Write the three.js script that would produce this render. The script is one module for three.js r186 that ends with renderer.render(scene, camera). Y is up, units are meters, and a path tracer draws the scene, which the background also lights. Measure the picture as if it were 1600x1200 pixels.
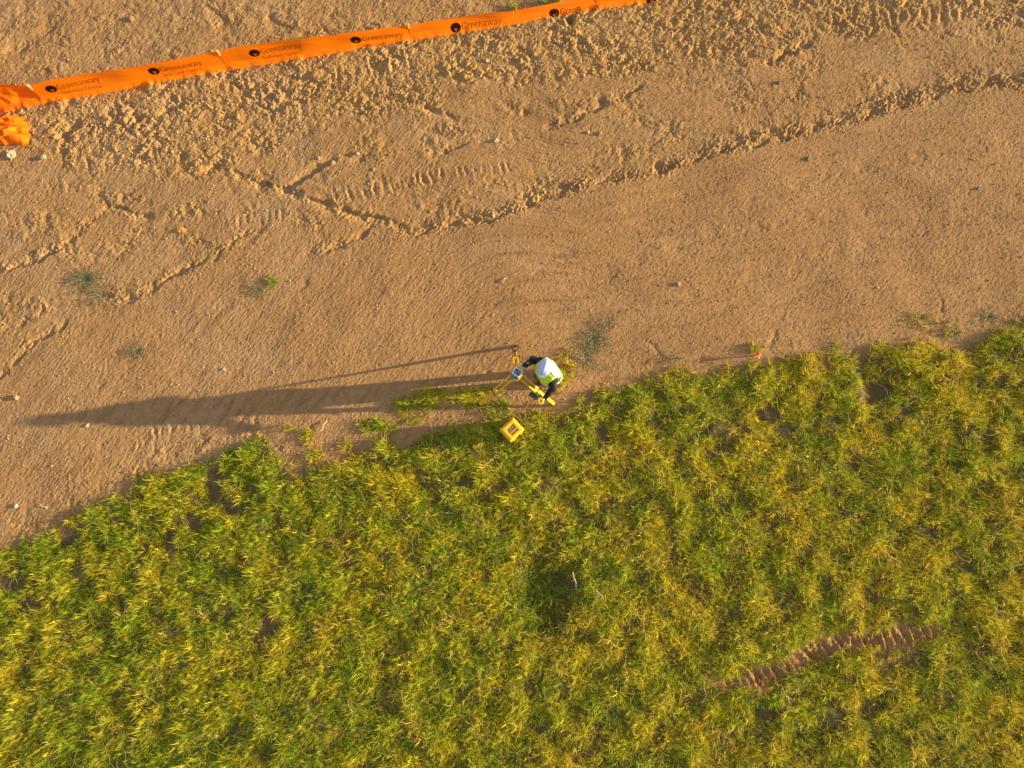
import * as THREE from 'three';
import { createNoise2D, createNoise3D } from 'simplex-noise';
import { mergeGeometries, mergeVertices } from 'three/addons/utils/BufferGeometryUtils.js';
import { RoundedBoxGeometry } from 'three/addons/geometries/RoundedBoxGeometry.js';
import { MarchingCubes } from 'three/addons/objects/MarchingCubes.js';

// ------------------------------------------------------------------ camera, sky, sun, exposure
const scene = new THREE.Scene();
const TILT = 6.5 * Math.PI / 180, FOCAL = 1060, DIST = 12.47;
const CAM_H = DIST * Math.cos(TILT), CAM_Z = DIST * Math.sin(TILT);
const camera = new THREE.PerspectiveCamera(2 * Math.atan(600 / FOCAL) * 180 / Math.PI, 4 / 3, 0.1, 400);
camera.position.set(0, CAM_H, CAM_Z);
camera.up.set(0, 0, -1);
camera.lookAt(0, 0, 0);

const SUN_EL = 10.4 * Math.PI / 180, SUN_AZ = Math.atan(0.083);          // low sun in the east, a little to the north
const sunDir = new THREE.Vector3(Math.cos(SUN_EL) * Math.cos(SUN_AZ), Math.sin(SUN_EL), -Math.cos(SUN_EL) * Math.sin(SUN_AZ));
{
  const W = 256, H = 128, d = new Float32Array(W * H * 4), v = new THREE.Vector3();
  for (let j = 0; j < H; j++) for (let i = 0; i < W; i++) {
    const el = ((j + 0.5) / H - 0.5) * Math.PI, az = ((i + 0.5) / W - 0.5) * 2 * Math.PI;
    v.set(Math.cos(el) * Math.cos(az), Math.sin(el), Math.cos(el) * Math.sin(az));
    const up = Math.max(0, Math.sin(el)), t = Math.pow(1 - up, 2.2), c = Math.max(0, v.dot(sunDir)), g = Math.pow(c, 6) * 0.5 + Math.pow(c, 60) * 0.8;
    const k = (j * W + i) * 4;
    d[k] = 0.150 + 0.090 * t + 0.26 * g; d[k + 1] = 0.164 + 0.064 * t + 0.19 * g; d[k + 2] = 0.196 + 0.016 * t + 0.09 * g; d[k + 3] = 1;
  }
  const sky = new THREE.DataTexture(d, W, H, THREE.RGBAFormat, THREE.FloatType);
  sky.mapping = THREE.EquirectangularReflectionMapping; sky.magFilter = THREE.LinearFilter; sky.minFilter = THREE.LinearFilter; sky.needsUpdate = true;
  scene.background = sky; scene.environment = sky;
}
const sun = new THREE.DirectionalLight(new THREE.Color().setRGB(1.0, 0.78, 0.42), 4.6);
sun.position.copy(sunDir).multiplyScalar(60); sun.target.position.set(0, 0, 0);
sun.castShadow = true; sun.shadow.mapSize.set(4096, 4096); sun.shadow.radius = 1;
Object.assign(sun.shadow.camera, { left: -16, right: 16, top: 16, bottom: -16, near: 1, far: 140 });
scene.add(sun, sun.target);
const renderer = new THREE.WebGLRenderer({ antialias: true });
renderer.toneMapping = THREE.LinearToneMapping;
renderer.toneMappingExposure = 3.1;
renderer.shadowMap.enabled = true; renderer.shadowMap.type = THREE.PCFSoftShadowMap;

// ------------------------------------------------------------------ helpers
let seedState = 12345;
const rnd = () => { seedState = (seedState + 0x6d2b79f5) | 0; let t = Math.imul(seedState ^ (seedState >>> 15), 1 | seedState); t = (t + Math.imul(t ^ (t >>> 7), 61 | t)) ^ t; return ((t ^ (t >>> 14)) >>> 0) / 4294967296; };
const rr = (a, b) => a + (b - a) * rnd();
const n2 = createNoise2D(rnd), n2b = createNoise2D(rnd), n2c = createNoise2D(rnd), n3 = createNoise3D(rnd);
const clamp = (x, a = 0, b = 1) => x < a ? a : x > b ? b : x;
const smooth = (a, b, x) => { const t = clamp((x - a) / (b - a)); return t * t * (3 - 2 * t); };
const lerp = (a, b, t) => a + (b - a) * t;
const V = (x, y, z) => new THREE.Vector3(x, y, z);
// survey plan: drawing units (east u, south v) at a height h above the datum -> metres
const CT = Math.cos(TILT), ST = Math.sin(TILT);
function G(u, v, h = 0) {
  const a = (u - 800) / FOCAL, b = -(v - 600) / FOCAL;      // right = +x, up = (0, -sin, -cos) tilted, forward = (0,-CT,-ST)
  const dx = a, dy = -CT + b * ST, dz = -ST - b * CT;
  const t = (h - CAM_H) / dy;
  return V(dx * t, h, CAM_Z + dz * t);
}
function heightFor(p, v) {                                   // height at which the upright through p reaches drawing line v
  let lo = 0, hi = 2;
  for (let i = 0; i < 40; i++) { const h = (lo + hi) / 2; if (G(800, v, h).z < p.z) lo = h; else hi = h; }
  return (lo + hi) / 2;
}
const taken = new Map();
const numbered = (name) => { const n = taken.get(name) ?? 0; taken.set(name, n + 1); return n ? name + '_' + String(n).padStart(3, '0') : name; };
function shade(o) { o.castShadow = true; o.receiveShadow = true; return o; }
function part(name, geo, mat, parent) { const m = shade(new THREE.Mesh(geo, mat)); m.name = name; parent.add(m); return m; }
function thing(name, label, category, pos = V(0, 0, 0), group) {
  const o = new THREE.Group(); o.name = numbered(name); o.position.copy(pos); o.userData = { label, category }; if (group) o.userData.group = group; scene.add(o); return o;
}
function meshThing(name, label, category, geo, mat, pos, group) {
  const o = shade(new THREE.Mesh(geo, mat)); o.name = numbered(name); o.position.copy(pos); o.userData = { label, category }; if (group) o.userData.group = group; scene.add(o); return o;
}
const rgb = (r, g, b) => new THREE.Color().setRGB(r, g, b);
const std = (c, roughness = 0.8, extra = {}) => new THREE.MeshStandardMaterial({ color: c, roughness, ...extra });
function bare(g) { const o = g.index ? g.toNonIndexed() : g; for (const k of Object.keys(o.attributes)) if (!['position', 'normal'].includes(k)) o.deleteAttribute(k); return o; }
const merge = (list) => mergeGeometries(list.map(bare));
function bar(a, b, w, t, side = V(0, 1, 0), r = 0.004) {       // rounded bar from a to b, w across 'side', t the other way
  const d = b.clone().sub(a), L = d.length(), z = d.clone().normalize(), x = side.clone().addScaledVector(z, -side.dot(z)).normalize(), y = z.clone().cross(x);
  const g = new RoundedBoxGeometry(w, t, L, 1, Math.min(r, w / 3, t / 3));
  return g.applyMatrix4(new THREE.Matrix4().makeBasis(x, y, z).setPosition(a.clone().add(b).multiplyScalar(0.5)));
}
function rod(a, b, r0, r1 = r0, n = 10) {
  const d = b.clone().sub(a), g = new THREE.CylinderGeometry(r1, r0, d.length(), n);
  return g.applyQuaternion(new THREE.Quaternion().setFromUnitVectors(V(0, 1, 0), d.clone().normalize())).translate((a.x + b.x) / 2, (a.y + b.y) / 2, (a.z + b.z) / 2);
}

// ------------------------------------------------------------------ ground relief
const line = (pts) => pts.map(([u, v]) => { const p = G(u, v); return [p.x, p.z]; });
const edgeFn = (pts) => { const L = line(pts).sort((a, b) => a[0] - b[0]); return (x) => { if (x <= L[0][0]) return L[0][1]; for (let i = 1; i < L.length; i++) if (x <= L[i][0]) { const t = (x - L[i - 1][0]) / (L[i][0] - L[i - 1][0]); return lerp(L[i - 1][1], L[i][1], t); } return L[L.length - 1][1]; }; };
const grassEdge = edgeFn([[-300, 960], [-100, 890], [0, 858], [60, 838], [110, 805], [150, 780], [203, 768], [213, 742], [270, 730], [320, 722], [345, 708], [375, 692], [400, 672], [420, 686], [440, 716], [470, 732], [490, 722], [520, 722], [550, 705], [580, 690], [600, 682], [640, 690], [660, 674], [720, 657], [780, 650], [830, 640], [870, 640], [900, 627], [930, 612], [980, 602], [1020, 585], [1055, 568], [1090, 583], [1130, 578], [1165, 566], [1200, 558], [1240, 552], [1290, 540], [1330, 540], [1346, 566], [1362, 540], [1420, 528], [1460, 535], [1500, 548], [1540, 525], [1565, 508], [1600, 500], [1750, 470], [1900, 450]]);
const roughEdge = edgeFn([[-300, 190], [0, 195], [50, 215], [100, 245], [200, 285], [300, 270], [400, 232], [500, 185], [600, 175], [700, 150], [800, 120], [900, 128], [1000, 118], [1100, 112], [1200, 95], [1250, 75], [1300, 56], [1400, 50], [1600, 42], [1900, 20]]);
const bermLine = edgeFn([[-300, 700], [0, 590], [110, 492], [225, 460], [337, 402], [400, 385], [500, 385], [580, 372], [640, 366], [690, 355], [760, 343], [820, 323], [880, 300], [960, 280], [1050, 262], [1120, 238], [1200, 222], [1270, 200], [1330, 190], [1430, 160], [1500, 140], [1600, 130], [1900, 100]]);
const fenceBase = [[-60, 186], [0, 177], [40, 168], [68, 163], [100, 157], [150, 148], [200, 139], [250, 129.5], [300, 120], [340, 113], [380, 106], [430, 99], [480, 92], [530, 83], [580, 74], [620, 68], [660, 61], [710, 53], [760, 45.6], [800, 40], [860, 27.5], [900, 21], [960, 12], [1030, 1], [1100, -12], [1200, -31]];
const fenceZ = edgeFn(fenceBase);
const ell = (u, v, a, b, k = 1) => { const p = G(u, v); return { x: p.x, z: p.z, a: a / 85, b: b / 85, k }; };
const tuftsOut = [ell(636, 630, 24, 10, .9), ell(676, 623, 26, 15, 1), ell(692, 622, 16, 12, 1), ell(735, 622, 30, 13, .9), ell(768, 612, 22, 10, .5), ell(775, 638, 26, 14, .7), ell(660, 648, 12, 5, .6), ell(628, 645, 7, 10, .6), ell(648, 657, 9, 7, .8), ell(583, 664, 24, 10, .8), ell(612, 667, 9, 8, .6), ell(487, 685, 12, 14, .7), ell(495, 712, 14, 12, .9), ell(540, 698, 10, 10, .8), ell(884, 573, 15, 26, .9), ell(874, 600, 12, 16, .6), ell(452, 668, 6, 6, .4), ell(476, 676, 12, 6, .5), ell(428, 440, 9, 6, 0.9), ell(1178, 545, 6, 8, .8), ell(1310, 505, 16, 10, .14), ell(1440, 505, 30, 18, .2), ell(1490, 515, 22, 14, .2), ell(150, 55, 14, 10, .08), ell(470, 58, 40, 4, .12), ell(560, 46, 20, 4, .10), ell(110, 122, 16, 3, .10), ell(260, 92, 20, 3, .08), ell(800, 14, 14, 5, .35), ell(860, 2, 22, 6, .5), ell(1026, 18, 4, 12, .5), ell(20, 8, 8, 5, .1), ell(840, 650, 40, 8, .5), ell(170, 785, 24, 8, .4)];
const bareIn = [ell(337, 752, 11, 24), ell(362, 793, 12, 13), ell(303, 815, 11, 11), ell(272, 840, 8, 20), ell(108, 838, 12, 15), ell(130, 880, 9, 22, .7), ell(20, 912, 18, 9), ell(55, 937, 20, 7, .8), ell(940, 685, 12, 13, .9), ell(1022, 655, 13, 10, .8), ell(1115, 672, 16, 11, 1), ell(1163, 670, 10, 8, .9), ell(1200, 648, 16, 12, 1), ell(1225, 672, 14, 10, .9), ell(1345, 572, 8, 20, .9), ell(1369, 612, 24, 14, 1), ell(1338, 548, 10, 12, .8), ell(1560, 595, 10, 12, .7), ell(1300, 658, 9, 8, .6), ell(425, 975, 15, 14, .9), ell(265, 985, 16, 12, .6), ell(545, 838, 15, 7, .6), ell(630, 780, 12, 6, .5), ell(480, 830, 12, 7, .5), ell(660, 735, 9, 9, .8), ell(730, 750, 12, 10, .7), ell(765, 712, 12, 8, .4), ell(1080, 1085, 26, 14, .5), ell(1190, 1120, 14, 20, .7), ell(1300, 1115, 15, 18, .8), ell(1375, 1040, 18, 14, .7), ell(1355, 1110, 12, 12, .7), ell(1180, 1150, 30, 16, .4), ell(1425, 1030, 20, 10, .6), ell(860, 648, 40, 13, .55), ell(800, 634, 34, 9, .4), ell(925, 815, 14, 14, .4), ell(1320, 800, 14, 10, .5), ell(1460, 830, 10, 12, .6), ell(1550, 860, 14, 14, .5), ell(1000, 940, 20, 12, .4), ell(920, 1160, 24, 14, .5), ell(600, 1100, 20, 12, .4), ell(120, 1160, 22, 12, .4), ell(700, 990, 18, 10, .35), ell(1520, 1010, 14, 12, .5)];
const trackBare = line([[1135, 1072], [1165, 1062], [1200, 1050], [1235, 1040], [1270, 1018], [1310, 1006], [1345, 1000], [1385, 996], [1420, 992], [1462, 986]]);
const trackW = [10, 14, 15, 16, 17, 13, 12, 18, 24, 9].map((w) => w / 85);
function distLine(L, x, z) {                                   // signed distance (positive = left of travel), with position along
  let best = 1e9, sgn = 1, at = 0, acc = 0;
  for (let i = 1; i < L.length; i++) {
    const ax = L[i - 1][0], az = L[i - 1][1], bx = L[i][0] - ax, bz = L[i][1] - az, l2 = bx * bx + bz * bz, l = Math.sqrt(l2);
    const t = clamp(((x - ax) * bx + (z - az) * bz) / l2), dx = x - ax - bx * t, dz = z - az - bz * t, d = dx * dx + dz * dz;
    if (d < best) { best = d; sgn = (bx * (z - az) - bz * (x - ax)) < 0 ? 1 : -1; at = acc + l * t; }
    acc += l;
  }
  return [Math.sqrt(best) * sgn, at, acc];
}
function grassMask(x, z) {
  const wig = 0.10 * n2(x * 2.3, z * 2.3) + 0.05 * n2b(x * 6, z * 6);
  let m = smooth(-0.02, 0.16, z - grassEdge(x) + wig);
  for (const e of bareIn) { const q = ((x - e.x) / e.a) ** 2 + ((z - e.z) / e.b) ** 2; if (q < 4) m *= 1 - e.k * (1 - smooth(0.95, 2.3, q + 0.7 * n2(x * 5, z * 5))); }
  const [d, at, len] = distLine(trackBare, x, z), w = trackW[Math.min(9, Math.floor(at / len * 9.99))];
  if (Math.abs(d) < 0.6) m *= 0.04 + 0.96 * smooth(w * 0.6, w * 1.25, Math.abs(d) + 0.07 * n2(x * 5, z * 5));
  for (const e of tuftsOut) { const q = ((x - e.x) / e.a) ** 2 + ((z - e.z) / e.b) ** 2; if (q < 2.5) m = Math.max(m, e.k * (1 - smooth(0.6, 1.4, q + 0.4 * n2b(x * 8, z * 8)))); }
  return m;
}
const XF = 10.5, Z0 = -8.0, Z1 = 3.0, STEP = 0.0172;
const axis = (a, b, step, lo, hi) => {
  const out = []; const n = Math.round((b - a) / step);
  let s = step * 2, p = a; const left = []; while (p > lo) { p -= s; left.push(p); s *= 1.28; } out.push(...left.reverse());
  for (let i = 0; i <= n; i++) out.push(a + (b - a) * i / n);
  s = step * 2; p = b; while (p < hi) { p += Math.min(s, p < 8.2 && step < 0.03 && a === Z0 ? 0.05 : 1e9); out.push(p); s *= 1.28; if (p < 8.2 && a === Z0) s = Math.min(s, 0.05); }
  return out;
};
const xs = axis(-XF, XF, STEP, -70, 70), zs = axis(Z0, Z1, STEP, -70, 70), NX = xs.length, NZ = zs.length;
const hgt = new Float32Array(NX * NZ), roughAmt = new Float32Array(NX * NZ);
const ST1 = Math.sin(0.9), CT1 = Math.cos(0.9);
for (let j = 0; j < NZ; j++) for (let i = 0; i < NX; i++) {
  const x = xs[i], z = zs[j];
  const far = Math.max(Math.abs(x) - 11, Math.abs(z) - 9);
  let h = 0.014 * n2(x * 0.33, z * 0.4) + 0.005 * n2b(x * 0.9, z * 1.1);
  if (far > 0.5) { hgt[j * NX + i] = h + 0.15 * clamp((far - 0.5) / 8) * n2(x * 0.07, z * 0.07); continue; }
  const re = roughEdge(x), fz = fenceZ(x), be = bermLine(x), ge = grassEdge(x);
  // how cloddy the soil is here
  let rough = smooth(0.25, -0.25, z - re + 0.35 * n2(x * 0.8, z * 0.8) + 0.2 * n2b(x * 2.1, z * 2.1)) * smooth(-0.25, 0.05, z - fz);
  rough = Math.max(rough, 0.30 * smooth(0, -0.15, z - fz + 0.06));
  const nb = n2b(x * 1.4 + 9, z * 1.4);
  const band = smooth(-0.75, -0.1, z - be + 0.2 * n2(x * 0.8, z * 0.8)) * smooth(0.10, -0.06, z - be);
  rough = Math.max(rough, band * (0.55 + 0.3 * nb) * smooth(-1.5, 0.5, x + 2));
  const mid = smooth(0.3, -0.2, z - be);
  rough = Math.max(rough, mid * clamp(0.26 + 0.5 * n2(x * 0.7 + 4, z * 1.3 + 2)) * 0.9);
  const nearGrass = smooth(-1.0, -0.1, z - ge) * (x < -3.4 ? 1 : 0.3);
  rough = Math.max(rough, nearGrass * clamp(0.42 + 0.4 * n2(x * 1.2, z * 1.2 + 7)));
  const grassy = smooth(-0.1, 0.3, z - ge);
  roughAmt[j * NX + i] = rough;
  // crumbly clods: ridged cells at several sizes
  const wx = x + 0.03 * n2(x * 9, z * 9), wz = z + 0.03 * n2b(x * 9, z * 9);
  const c1 = Math.abs(n2(wx * 2.6, wz * 2.9)), c2 = Math.abs(n2b(wx * 5.6, wz * 6.2)), c3 = Math.abs(n2c(wx * 12, wz * 12)), c4 = n2(wx * 25, wz * 25);
  const vary = 0.35 + 0.65 * smooth(-0.5, 0.7, n2c(x * 0.9 + 17, z * 1.2)); h += rough * vary * (0.038 * (Math.abs(n2c(x * 1.15, z * 1.5)) - 0.4) + 0.040 * (c1 - 0.4) + 0.026 * (c2 - 0.4) + 0.011 * (c3 - 0.4) + 0.0022 * c4);
  h += (rnd() - 0.5) * 0.0082 * (0.7 + 0.6 * rough);
  const pit = clamp(n2(x * 11 + 31, z * 11) - 0.62) + 0.9 * clamp(n2b(x * 21, z * 21) - 0.52); h -= 0.024 * pit * (0.5 + 0.5 * n2c(x * 1.3, z * 1.3 + 40));
  // scraped, wheel-swept soil: streaks along the way the machines went
  const lf = smooth(1.5, -1.5, x);                              // steeper streaks to the west
  const ang = lerp(0.22, 0.95, lf), ca = Math.cos(ang), sa = Math.sin(ang);
  const al = x * ca - z * sa, ac = x * sa + z * ca;
  const quiet = 1 - 0.6 * rough;
  h += quiet * (0.0012 * n2(al * 2.0, ac * 11) + 0.0029 * n2b(al * 6, ac * 25) + 0.0008 * n2c(x * 13, z * 13) + 0.0024 * n2(x * 27, z * 27));
  h += (1 - grassy) * 0.003 * n2c(al * 0.5, ac * 2.0);
  h += smooth(-0.1, 0.6, z - ge) * (0.035 * n2(x * 1.25, z * 1.25) + 0.018 * n2b(x * 2.9, z * 2.9) + 0.02);
  // soil heaped against the foot of the fence
  h += 0.03 * Math.exp(-(((z - fz - 0.12) / 0.2) ** 2));
  hgt[j * NX + i] = h;
}
function gridRange(arr, a, b) { let lo = 0, hi = arr.length - 1; while (lo < hi && arr[lo] < a) lo++; while (hi > lo && arr[hi] > b) hi--; return [lo, hi]; }
function eachNear(L, m, fn) {
  const bx = [Math.min(...L.map((p) => p[0])) - m, Math.max(...L.map((p) => p[0])) + m], bz = [Math.min(...L.map((p) => p[1])) - m, Math.max(...L.map((p) => p[1])) + m];
  const [i0, i1] = gridRange(xs, ...bx), [j0, j1] = gridRange(zs, ...bz);
  for (let j = j0; j <= j1; j++) for (let i = i0; i <= i1; i++) fn(xs[i], zs[j], j * NX + i);
}
// ruts: a groove of the given depth and width with a bank (height, breadth) pushed up on the left (+) or right (-) of the line's travel
const crv = (pts) => { const c = new THREE.CatmullRomCurve3(line(pts).map(([x, z]) => V(x, 0, z)), false, 'centripetal'); return c.getPoints(pts.length * 5).map((p) => [p.x, p.z]); };
function rut(pts, depth, width, bank = 0, breadth = 0.15, even = 0) {
  const L = crv(pts), tx = L[L.length - 1][0] - L[0][0], tz = L[L.length - 1][1] - L[0][1];
  const side = (tz * sunDir.x - tx * sunDir.z) < 0 ? 1 : -1;      // sheer wall shaped on the sun side so its shade draws a dark line
  eachNear(L, width * 4 + breadth * 3, (x, z, k) => {
    const w1 = even ? 0.012 * n2(x * 4, z * 4) + 0.006 * n2b(x * 15, z * 15) : 0.05 * n2(x * 2.6, z * 2.6) + 0.022 * n2b(x * 8, z * 8) + 0.010 * n2c(x * 21, z * 21);
    const [d0, at, len] = distLine(L, x, z), d = d0 * side + w1, fade = smooth(0, 0.35, at) * smooth(0, 0.35, len - at);
    const breaks = even ? fade : clamp(0.72 + 0.9 * n2c(x * 2.2, z * 2.2) + 0.25 * n2(x * 9, z * 9), 0, 1.3) * fade;
    const e0 = d < 0 ? d / (width * 0.42) : d / (width * 2.2);
    hgt[k] -= depth * breaks * Math.exp(-e0 * e0);
    if (bank) { const e = (d - width * 1.5) / breadth, w = Math.exp(-e * e) * fade * clamp(0.6 + 0.7 * n2(x * 1.7, z * 1.7)); hgt[k] += bank * w * (0.75 * Math.abs(n2(x * 6.5, z * 6.5)) + 0.55 * Math.abs(n2b(x * 14, z * 14)) + 0.2 * n2c(x * 29, z * 29) - 0.12); roughAmt[k] = Math.max(roughAmt[k], 0.4 * w); }
  });
}
rut([[640, 368], [690, 356], [760, 345], [820, 326], [880, 302], [960, 282], [1050, 264], [1120, 240], [1200, 224], [1270, 202], [1330, 190], [1430, 162], [1500, 142], [1600, 132], [1700, 118]], 0.035, 0.05, 0.06, 0.14);
rut([[470, 398], [520, 390], [555, 376], [590, 348]], 0.03, 0.06, 0.02, 0.1);
rut([[170, 480], [225, 460], [287, 424], [337, 403], [387, 368], [420, 362]], 0.035, 0.05, 0.03, 0.1);
rut([[-80, 640], [0, 592], [25, 566], [50, 538], [97, 515], [112, 488]], 0.04, 0.055, 0.02, 0.12);
rut([[0, 520], [40, 506], [80, 480], [110, 478]], 0.025, 0.04, 0.03, 0.1);
rut([[-40, 440], [0, 426], [50, 410], [90, 392], [120, 374], [150, 346], [172, 330]], 0.04, 0.06, 0.035, 0.1);
rut([[150, 308], [162, 315], [177, 323], [208, 331], [255, 335]], 0.05, 0.055, 0.02, 0.1);
rut([[250, 364], [262, 350], [290, 342]], 0.03, 0.05);
rut([[295, 318], [312, 327], [330, 334]], 0.035, 0.05);
rut([[300, 262], [340, 258], [380, 272], [420, 288], [455, 296], [505, 315], [560, 333], [612, 346], [640, 352]], 0.05, 0.055, 0.025, 0.1);
rut([[435, 306], [452, 297], [470, 283], [492, 269], [522, 250], [535, 242]], 0.05, 0.06, 0, 0.15, 1);
rut([[515, 249], [535, 244], [560, 242], [592, 246]], 0.035, 0.05, 0.01, 0.08);
rut([[660, 242], [690, 238], [715, 230], [765, 216]], 0.03, 0.05, 0.02, 0.1);
rut([[845, 207], [880, 194], [912, 180], [950, 162], [975, 152], [1012, 130]], 0.035, 0.055, 0.03, 0.1);
rut([[650, 158], [675, 168], [700, 178], [735, 184]], 0.04, 0.06);
rut([[1195, 100], [1215, 92], [1250, 78], [1280, 58]], 0.05, 0.06, 0.0);
rut([[1325, 158], [1345, 164], [1375, 160], [1440, 146], [1490, 134]], 0.025, 0.05, 0.025, 0.08);
rut([[90, 225], [120, 200], [140, 186]], 0.05, 0.11);
rut([[245, 176], [275, 168], [300, 152]], 0.05, 0.09);
rut([[300, 512], [325, 490], [360, 480], [400, 470]], 0.012, 0.05);
rut([[560, 438], [585, 420]], 0.015, 0.03); rut([[460, 470], [475, 448], [490, 420]], 0.013, 0.05);
rut([[1000, 520], [1020, 540], [1042, 566]], 0.012, 0.03); rut([[1040, 530], [1060, 545]], 0.010, 0.03);
rut([[1205, 560], [1215, 510], [1235, 485]], 0.012, 0.05); rut([[1470, 520], [1474, 480], [1470, 450]], 0.010, 0.03);
rut([[1410, 495], [1425, 480]], 0.014, 0.03); rut([[160, 716], [165, 690], [168, 680]], 0.03, 0.04); rut([[120, 735], [150, 712]], 0.02, 0.04);
rut([[70, 650], [110, 640], [180, 590], [230, 560]], 0.008, 0.06);
rut([[690, 560], [780, 470], [870, 410]], 0.006, 0.05); rut([[560, 520], [640, 440], [700, 400]], 0.006, 0.06); rut([[920, 450], [1020, 400], [1180, 360], [1400, 330]], 0.007, 0.09);
rut([[1050, 470], [1250, 420], [1500, 350], [1640, 320]], 0.008, 0.12); rut([[1150, 330], [1330, 270], [1640, 210]], 0.008, 0.10);
rut([[0, 95], [60, 60], [110, 10]], 0.02, 0.09); rut([[320, 5], [345, 25], [375, 45]], 0.03, 0.06); rut([[400, 20], [470, 50], [560, 40]], 0.02, 0.1);
// cleat prints of tracked machines
function cleats(pts, spacing, len, wid, depth, skew = 0) {
  const c = new THREE.CatmullRomCurve3(line(pts).map(([x, z]) => V(x, 0, z))), n = Math.round(c.getLength() / spacing);
  for (let i = 0; i <= n; i++) {
    const p = c.getPointAt(i / n), t = c.getTangentAt(i / n), a = Math.atan2(t.z, t.x) + Math.PI / 2 + skew + rr(-0.2, 0.2), dx = Math.cos(a), dz = Math.sin(a), l = len * rr(0.7, 1.2), k0 = depth * (rnd() < 0.2 ? 0.15 : rr(0.35, 1.3));
    p.x += rr(-0.03, 0.03); p.z += rr(-0.05, 0.05);
    eachNear([[p.x, p.z]], l + 0.05, (x, z, k) => {
      const al = (x - p.x) * dx + (z - p.z) * dz, ac = -(x - p.x) * dz + (z - p.z) * dx + 0.02 * n2(x * 9, z * 9) + 0.008 * n2b(x * 22, z * 22);
      hgt[k] -= k0 * Math.exp(-((al / l) ** 4)) * (Math.exp(-((ac / wid) ** 2)) - 0.55 * Math.exp(-(((ac - wid * 1.6) / wid) ** 2)));
    });
  }
}
cleats([[545, 306], [590, 296], [632, 285], [680, 274], [730, 268], [795, 258]], 0.165, 0.11, 0.03, 0.018, -0.1);
cleats([[350, 348], [395, 341], [440, 336]], 0.13, 0.12, 0.03, 0.010, 0.1);
cleats([[530, 118], [570, 108], [640, 95]], 0.15, 0.17, 0.035, 0.022, 0);
cleats([[1330, 28], [1400, 24], [1500, 20]], 0.2, 0.18, 0.04, 0.02, 0.1);
cleats([[200, 700], [260, 672], [330, 660], [380, 640]], 0.17, 0.10, 0.03, 0.012, 0.2);
cleats([[1140, 1071], [1200, 1050], [1235, 1040], [1270, 1020], [1310, 1007], [1385, 997], [1455, 987]], 0.115, 0.17, 0.03, 0.065, -0.3);
cleats([[1180, 1115], [1300, 1095]], 0.3, 0.16, 0.06, 0.04, -0.1);
// hollows
function hollow(u, v, r, depth, sq = 1) { const c = G(u, v); eachNear([[c.x, c.z]], r * 2.2, (x, z, k) => { const q = (((x - c.x) / r) ** 2 + ((z - c.z) / (r * sq)) ** 2) * (1 + 0.35 * n2(x * 4, z * 4)); hgt[k] -= depth * Math.exp(-q * q); }); }
hollow(855, 925, 0.55, 0.14, 1.2); hollow(891, 32, 0.07, 0.16); hollow(850, 985, 0.4, 0.05);
for (const [u, v, r, d] of [[1372, 606, .3, .07], [1342, 562, .2, .06], [338, 752, .22, .05], [820, 175, .06, .03], [640, 158, .05, .02], [762, 582, .05, .02], [1030, 262, .10, .03], [1200, 96, .07, .03], [960, 66, .06, .03], [1205, 205, .05, .02], [285, 245, .08, .04], [215, 185, .08, .05]]) hollow(u, v, r, d);

function hAt(x, z) {
  const f = (arr, v) => { let lo = 0, hi = arr.length - 2; while (lo < hi) { const m = (lo + hi + 1) >> 1; if (arr[m] <= v) lo = m; else hi = m - 1; } return lo; };
  const i = f(xs, x), j = f(zs, z), tx = clamp((x - xs[i]) / (xs[i + 1] - xs[i])), tz = clamp((z - zs[j]) / (zs[j + 1] - zs[j])), k = j * NX + i;
  return lerp(lerp(hgt[k], hgt[k + 1], tx), lerp(hgt[k + NX], hgt[k + NX + 1], tx), tz);
}
const rAt = (x, z) => { const i = clamp(Math.round((x + XF) / STEP), 0, 1e9), i0 = xs.findIndex((v) => v >= -XF - 1e-6); const ii = clamp(i + i0, 0, NX - 1); let lo = 0, hi = NZ - 1; while (lo < hi) { const m = (lo + hi) >> 1; if (zs[m] < z) lo = m + 1; else hi = m; } return roughAmt[lo * NX + ii]; };
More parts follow.
